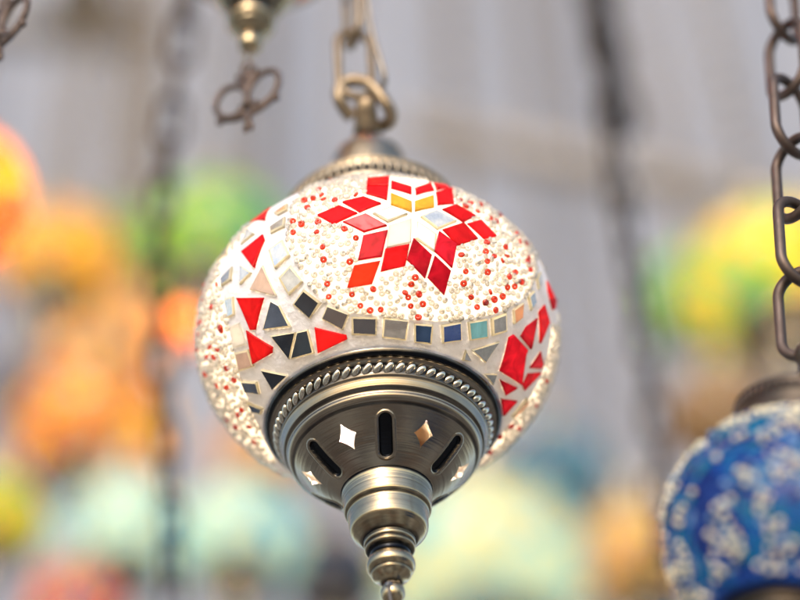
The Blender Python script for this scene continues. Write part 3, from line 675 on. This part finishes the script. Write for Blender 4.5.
for px, py, rpx, d, key, label, en, col in BG:
    d = d*1.5 if d > 1.4 else 1.45
    bg_lamp(px, py, rpx, d, G[key], label, en, col, chain=2.0/(rpx*d/FPX/.08))

# lamp whose finial shows at the top, and the one beside it out of the frame
def hang_lamp(ballpx, d, mat, label):
    p = at(*ballpx, d); r = bg_lamp(0, 0, 1, d, mat, label, 1.6, WARM, chain=.5, k=1.2, near=True); r.rotation_euler = (0, 0, .4)
    g = next(c for c in r.children if c.name.startswith('globe')); g.scale = (.84, .84, .84); g.location.z = -.003
    r.location = p+Vector((0, 0, .1378*1.2)); return p
def ellp(cx, cz, a, b, t, n=36):
    return [(cx+a*math.cos(u)*math.cos(t)-b*math.sin(u)*math.sin(t), 0, cz+a*math.cos(u)*math.sin(t)+b*math.sin(u)*math.cos(t)) for u in [2*math.pi*i/n for i in range(n)]]
def flat_ring(mb, pts, r, depth):
    """a cast ring: rounded bar, a little deeper than wide"""
    tube(mb, pts, r, 10, True)
def key_mesh():
    mb = MB(); r = .0016
    flat_ring(mb, ellp(-.0086, 0, .0082, .0104, .34), r, 1); flat_ring(mb, ellp(.0086, 0, .0082, .0104, -.34), r, 1)
    X, Z = Vector((1, 0, 0)), Vector((0, 0, 1)); Y = Vector((0, 1, 0))
    ellipsoid(mb, (0, 0, .0108), (X*.0052, Y*.0019, Z*.0034), 16, 10)
    for s in (-1, 1):
        ellipsoid(mb, (s*.0046, 0, .0142), (X*.0017, Y*.0016, Z*.0020), 12, 8); ellipsoid(mb, (s*.0152, 0, -.0098), (X*.0018, Y*.0017, Z*.0020), 12, 8)
        tube(mb, [(s*.0042, 0, -.0060), (s*.0012, 0, -.0135)], .0012, 8)
        ellipsoid(mb, (s*.0016, 0, -.0225), (X*.0012, Y*.0011, Z*.0013), 10, 7)
    tube(mb, [(0, 0, .012), (0, 0, .0165)], .0019, 10)
    tube(mb, [(0.003*math.cos(u), .0, .0185+.0030*math.sin(u)) for u in [2*math.pi*i/20 for i in range(20)]], .0008, 8, True)
    tube(mb, [(0, 0, .0095), (0, 0, .004), (0, 0, -.003), (0, 0, -.0075)], [.0030, .0018, .0018, .0028], 12)
    tube(mb, [(-.0140, 0, -.0095), (-.007, 0, -.0125), (0, 0, -.0135), (.007, 0, -.0125), (.0140, 0, -.0095)], .0014, 10)
    tube(mb, [(0, 0, -.013), (0, 0, -.0185)], .0017, 10); ellipsoid(mb, (0, 0, -.0205), (X*.0028, Y*.0018, Z*.0025), 14, 9)
    return tmp_mesh(mb, 'key_pendant', M['brass_key'])
KEY = key_mesh()
def put_key(ball, drop, yaw, label):
    o = link('key_pendant', KEY); o.location = ball-Vector((0, 0, drop)); o.rotation_euler = (R_(3), R_(-2), R_(yaw)); bpy.context.view_layer.update()
    tag(o, label, 'key pendant', 'key pendants hanging under lamps')
    b = o.matrix_world.inverted() @ ball; w = MB()
    for s in (-1, 1):
        tube(w, [b+Vector((s*.0012, 0, 0)), b*.55+Vector((s*.0022, 0, .0205*.45)), Vector((s*.0016, 0, .0212)), Vector((0, 0, .0198))], .00042, 6)
    w.build('hanging_wire', M['wire'], o)
b1 = hang_lamp((250, 43), .91, G['fire'], 'orange glowing lamp of which only the brass finial dips in at the top')
put_key(b1+Vector((0, 0, -.003)), .034, -26, 'dark bronze key pendant on a wire under the brass finial at the top')
b2 = hang_lamp((13, -34), .91, G['amber'], 'amber lamp above the upper left corner with a key under it')
put_key(b2+Vector((0, 0, -.003)), .041, -40, 'dark bronze key pendant cut off by the upper left corner')

# ------------------------------------------------------------------ blue lamp at the right
M['b1'] = glass('cobalt_glass', (.008, .075, .38), (.02, .16, .6), .35, .22, .4, .3); M['b2'] = glass('ultramarine_glass', (.01, .02, .18), (.03, .05, .35), .3, .22, .4, .3)
M['b3'] = glass('azure_glass', (.012, .20, .46), (.03, .38, .65), .35, .22, .35, .3); M['b4'] = glass('teal_blue_glass', (.01, .25, .35), (.03, .4, .5), .35, .22, .35, .3)
M['b5'] = glass('pale_blue_glass', (.25, .42, .65), (.4, .6, .8), .4, .22, .3, .3); M['bgrout'] = glass('blue_grout', (.006, .03, .15), (.02, .08, .4), .3, .4, .5, .2)
M['gold'] = glass('pale_gold_bead', (.90, .82, .60), (.95, .86, .62), .12, .05, .1, 1.0, 300, .1)
DB = .695; LB = at(795, 536, DB); AB, CB = .0662, .0640
blue = empty('mosaic_lamp', LB); blue.rotation_euler = (0, R_(12), 0); blue.scale = (.70, .70, .70)
tag(blue, 'cobalt blue mosaic lamp with cream beads in the lower right corner', 'lamp', 'mosaic lamps hanging in the stall')
gb = MB(); globe_mesh(gb, AB, CB, -.0545, .055, 96, 60); gblue = gb.build('globe', M['bgrout'], blue)
BM = ['b1', 'b2', 'b3', 'b4', 'b5', 'edge']; SH = MB(); BB = MB()
def nb(p): return Vector((p.x/AB**2, p.y/AB**2, p.z/CB**2)).normalized()
oc = blue.rotation_euler.to_matrix().transposed() @ (CAM-LB)/.70; azb = math.atan2(oc.y, oc.x)
def sph(az, el): return Vector((AB*math.cos(el)*math.cos(az), AB*math.cos(el)*math.sin(az), CB*math.sin(el)))
def frame(c):
    n = nb(c); u = Vector((0, 0, 1)).cross(n).normalized(); return n, u, n.cross(u)
def shard(cent, ang, r0, r1, w0, w1, kind):
    """a long chip lying on a ray from cent"""
    n, u, v = frame(cent); ps = []
    for r, w in ((r0, -w0), (r0, w0), (r1, w1), (r1, -w1)):
        q = u*(r*math.cos(ang)-w*math.sin(ang))+v*(r*math.sin(ang)+w*math.cos(ang)); p = cent+q
        s = 1/math.sqrt((p.x/AB)**2+(p.y/AB)**2+(p.z/CB)**2); ps.append(p*s)
    c = sum(ps, Vector())/4; nn = nb(c)
    if min(p.z for p in ps) < -.052 or max(p.z for p in ps) > .053: return
    if sum(((ps[i]-c).cross(ps[(i+1) % 4]-c)).dot(nn) for i in range(4)) < 0: ps = ps[::-1]
    nj = (nn+Vector((rng.uniform(-1, 1), rng.uniform(-1, 1), rng.uniform(-1, 1)))*.06).normalized()
    top = [p+nj*.0010-(p-c)*.06 for p in ps]; base = [p-nn*.001 for p in ps]; mi = BM.index(kind)
    SH.add(base+top, [(i, (i+1) % 4, 4+(i+1) % 4, 4+i) for i in range(4)], mi, False); SH.add(top, [(0, 1, 2, 3)], mi, False)
# six rosettes of radiating chips round the globe; cream bead bands between them
CENT = [sph(azb+R_(-46+72*i), R_(-2 if i % 2 == 0 else -8)) for i in range(5)]
NC = 1150
for i in range(NC):
    z = 1-2*(i+.5)/NC; a = i*2.399963; s = math.sqrt(1-z*z); p = Vector((AB*s*math.cos(a), AB*s*math.sin(a), CB*z))
    if not -.051 < p.z < .0525: continue
    c = min(CENT, key=lambda q: (p-q).length); n, u, v = frame(p); d = p-c; d -= n*d.dot(n)
    ang = math.atan2(d.dot(v), d.dot(u))+rng.uniform(-.25, .25); w = rng.uniform(.0013, .0024); l = rng.uniform(.0030, .0050); dist = (p-c).length
    kind = rng.choice(('b1', 'b2', 'b2', 'b3', 'b3', 'b4', 'b5'))
    shard(p, ang, -l, l, w*.75, w, kind)
bg_grid = []
for _ in range(9000):
    v = Vector((rng.gauss(0, 1), rng.gauss(0, 1), rng.gauss(0, 1))).normalized(); p = Vector((v.x*AB, v.y*AB, v.z*CB))
    if not -.05 < p.z < .053: continue
    dd = min((p-c).length for c in CENT)
    m = math.sin(p.x*290+1.7*math.sin(p.z*190))+math.sin(p.y*250+p.z*230)
    if m+(dd-.024)*60 < .85: continue
    if any((p-q).length < .0035 for q in bg_grid): continue
    bg_grid.append(p); n = nb(p); r = .00165*rng.uniform(.8, 1.25); u = n.orthogonal().normalized()
    ellipsoid(BB, p+n*(r*.5+.0006), (u*r, n.cross(u)*r, n*r*.9), 10, 7, 0 if rng.random() < .8 else rng.choice((1, 2)))
SH.build('glass_chips', [M[k] for k in BM], gblue); BB.build('seed_beads', [M['gold'], M['b1'], M['b5']], gblue)
kb = .70
cm = CUP_ME.copy(); cm.materials.clear(); cm.materials.append(M['dark'])
bc = link('bottom_cup', cm, blue); bc.scale = (kb, kb, kb); bc.location.z = -.0125
bf = link('finial', FIN_ME, blue); bf.scale = (kb, kb, kb); bf.location.z = -.0155
btc = top_cap(blue, 56, M['dark'], .0365, .0700, 128, slim=True)
up_chain(blue, (0, 0, .1275), .60, LINK_BLUE, .0545, phase=azb+.9, wob=.25, lean=(-.10, 0, 1))
bulb(blue, .15, SOFT, .02)

# ------------------------------------------------------------------ slack chains crossing the background
def path_chain(name, pxs, d, L, W, r, label, m='iron'):
    pts = smooth_prof([tuple(at(x, y, d)) for x, y in pxs], 3); pts = [Vector(p) for p in pts]
    o = MB(); pitch = L-2.6*r; acc = 0; k = 0; c0 = pts[0]
    def along(s):
        t = 0
        for a, b in zip(pts, pts[1:]):
            l = (b-a).length
            if t+l >= s: return a+(b-a)*((s-t)/l), (b-a).normalized()
            t += l
        return None
    s = pitch/2
    while True:
        q = along(s)
        if not q: break
        p, t = q; rot = Vector((0, 0, 1)).rotation_difference(t).to_matrix() @ Matrix.Rotation(k*math.pi/2+.4+rng.uniform(-.25, .25), 3, 'Z')
        tube(o, [p+rot @ Vector(x) for x in link_pts(L, W, 16)], r, 7, True); s += pitch; k += 1
    return tag(o.build(name, M[m]), label, 'chain', 'slack chains between the lamps')
path_chain('chain', [(192, -60), (184, 30), (170, 130), (158, 240), (161, 370), (171, 500), (176, 660)], 1.3, .034, .017, .0026, 'dark slack chain running top to bottom left of the star lamp')
path_chain('chain', [(594, -60), (603, 60), (620, 190), (645, 340), (662, 470), (655, 660)], 1.42, .036, .019, .0029, 'dark slack chain bowing from the top edge down to the blue lamp')
path_chain('chain', [(585, -90), (598, 0), (612, 70), (622, 118)], 1.8, .045, .028, .006, 'short thick dark chain end at the top edge behind the bowed chain')

# ------------------------------------------------------------------ the place: rails, cloth overhead, unseen ground toned for reflections
def rail(p, q, r, m, label):
    o = MB(); tube(o, [p, (p+q)/2, q], r, 16); ob = o.build('rail', m); tag(ob, label, 'rail', 'rails under the cloth')
def plain(name, col, rough=.7, var=.25, scale=6):
    m, nt, out = newmat(name); p = N(nt, 'ShaderNodeBsdfPrincipled'); p.inputs['Roughness'].default_value = rough
    tc = N(nt, 'ShaderNodeTexCoord'); no = N(nt, 'ShaderNodeTexNoise'); no.inputs['Scale'].default_value = scale; no.inputs['Detail'].default_value = 6; nt.links.new(tc.outputs['Object'], no.inputs['Vector'])
    cr = N(nt, 'ShaderNodeMix', data_type='RGBA'); cr.inputs[6].default_value = (*[c*(1-var) for c in col], 1); cr.inputs[7].default_value = (*[min(1, c*(1+var)) for c in col], 1)
    nt.links.new(no.outputs['Fac'], cr.inputs[0]); nt.links.new(cr.outputs[2], p.inputs['Base Color']); nt.links.new(p.outputs[0], out.inputs[0]); return m
WOOD = plain('dark_wood', (.33, .30, .285), .7)
rail(at(400, 128, 4.2), at(900, 232, 4.2), .04, WOOD, 'blurred dark rail crossing behind the top right of the star lamp')
rail(at(-120, 20, 4.0), at(160, 40, 4.2), .036, WOOD, 'blurred dark rail in the upper left behind the key pendant')

def cloth():
    m, nt, out = newmat('grey_cloth'); tc = N(nt, 'ShaderNodeTexCoord')
    no = N(nt, 'ShaderNodeTexNoise'); no.inputs['Scale'].default_value = 1.6; no.inputs['Detail'].default_value = 4; nt.links.new(tc.outputs['Object'], no.inputs['Vector'])
    mx = N(nt, 'ShaderNodeMix', data_type='RGBA'); mx.inputs[6].default_value = (.55, .56, .63, 1); mx.inputs[7].default_value = (.70, .71, .79, 1); nt.links.new(no.outputs['Fac'], mx.inputs[0])
    d = N(nt, 'ShaderNodeBsdfDiffuse'); t = N(nt, 'ShaderNodeBsdfTranslucent'); nt.links.new(mx.outputs[2], d.inputs[0]); nt.links.new(mx.outputs[2], t.inputs[0])
    ms = N(nt, 'ShaderNodeMixShader'); ms.inputs[0].default_value = .3; nt.links.new(d.outputs[0], ms.inputs[1]); nt.links.new(t.outputs[0], ms.inputs[2]); nt.links.new(ms.outputs[0], out.inputs[0])
    mb = MB(); n1, n2 = 160, 40; c = at(400, 300, 5.2); W, H = 6.4, 5.2
    ux = RX; tilt = R_(8); uy = (UP*math.cos(tilt)-FW*math.sin(tilt)); nn = -FW*math.cos(tilt)-UP*math.sin(tilt)
    vs = []; fs = []
    for i in range(n1+1):
        for j in range(n2+1):
            x, y = (i/n1-.5)*W, (j/n2-.5)*H
            z = .055*math.sin(x*7+.6*math.sin(y*.9)+.8*math.sin(x*2.1))+.03*math.sin(x*15+1.3+y*.5)
            vs.append(c+ux*x+uy*y+nn*z)
    for i in range(n1):
        for j in range(n2): fs.append((i*(n2+1)+j, (i+1)*(n2+1)+j, (i+1)*(n2+1)+j+1, i*(n2+1)+j+1))
    mb.add(vs, fs); o = mb.build('cloth_canopy', m); tag(o, 'pale grey cloth hung in soft folds behind and above all the lamps', 'cloth')
cloth()
def reflection_paving():
    m, nt, out = newmat('reflection_paving'); tc = N(nt, 'ShaderNodeTexCoord'); vo = N(nt, 'ShaderNodeTexVoronoi'); vo.inputs['Scale'].default_value = 1.9; nt.links.new(tc.outputs['Object'], vo.inputs['Vector'])
    cr = N(nt, 'ShaderNodeValToRGB'); cr.color_ramp.interpolation = 'CONSTANT'; pal = [(.06, .056, .05), (.46, .45, .37), (.20, .12, .08), (.12, .12, .12), (.34, .34, .28), (.08, .07, .06), (.55, .53, .48), (.24, .16, .11)]  # out of view; slab contrast invented to streak the reflections in the brass
    while len(cr.color_ramp.elements) < len(pal): cr.color_ramp.elements.new(.5)
    for i, c in enumerate(pal): cr.color_ramp.elements[i].position = .15+.7*i/len(pal) if i else 0; cr.color_ramp.elements[i].color = (*c, 1)
    se = N(nt, 'ShaderNodeSeparateColor'); nt.links.new(vo.outputs['Color'], se.inputs[0]); nt.links.new(se.outputs[0], cr.inputs[0])
    p = N(nt, 'ShaderNodeBsdfPrincipled'); p.inputs['Roughness'].default_value = .7; nt.links.new(cr.outputs[0], p.inputs['Base Color']); nt.links.new(p.outputs[0], out.inputs[0]); return m
gr = MB(); gr.add([(-60, -60, 0), (60, -60, 0), (60, 60, 0), (-60, 60, 0)], [(0, 1, 2, 3)]); tag(gr.build('ground', reflection_paving()), kind='structure')

# ------------------------------------------------------------------ daylight
w = bpy.data.worlds.new('World'); sc.world = w; w.use_nodes = True; nt = w.node_tree
sky = nt.nodes.new('ShaderNodeTexSky'); sky.sky_type = 'NISHITA'; sky.sun_disc = False
SUN_EL, SUN_AZ = R_(24), R_(192)                       # low behind the camera
sky.sun_elevation = SUN_EL; sky.sun_rotation = SUN_AZ; sky.air_density = 1.0; sky.dust_density = 1.6; sky.ozone_density = .5
bgn = nt.nodes['Background']; nt.links.new(sky.outputs[0], bgn.inputs[0]); bgn.inputs[1].default_value = .15
sd = bpy.data.lights.new('sun', 'SUN'); sd.energy = .8; sd.angle = R_(13); sd.color = (1, .975, .945)
so = bpy.data.objects.new('sun', sd); COL.objects.link(so)
dirn = Vector((math.sin(SUN_AZ)*math.cos(SUN_EL), math.cos(SUN_AZ)*math.cos(SUN_EL), math.sin(SUN_EL)))
so.rotation_euler = dirn.to_track_quat('Z', 'Y').to_euler()

v = sc.view_settings; sc.display_settings.display_device = 'sRGB'; v.view_transform = 'Standard'; v.look = 'None'; v.gamma = 1; v.exposure = 1.05
c = sc.cycles; c.use_denoising = True; c.max_bounces = 10; c.diffuse_bounces = 5; c.transmission_bounces = 6; c.glossy_bounces = 5; c.sample_clamp_indirect = 6; c.caustics_reflective = False; c.caustics_refractive = False
sc.render.resolution_x = 1024; sc.render.resolution_y = 768
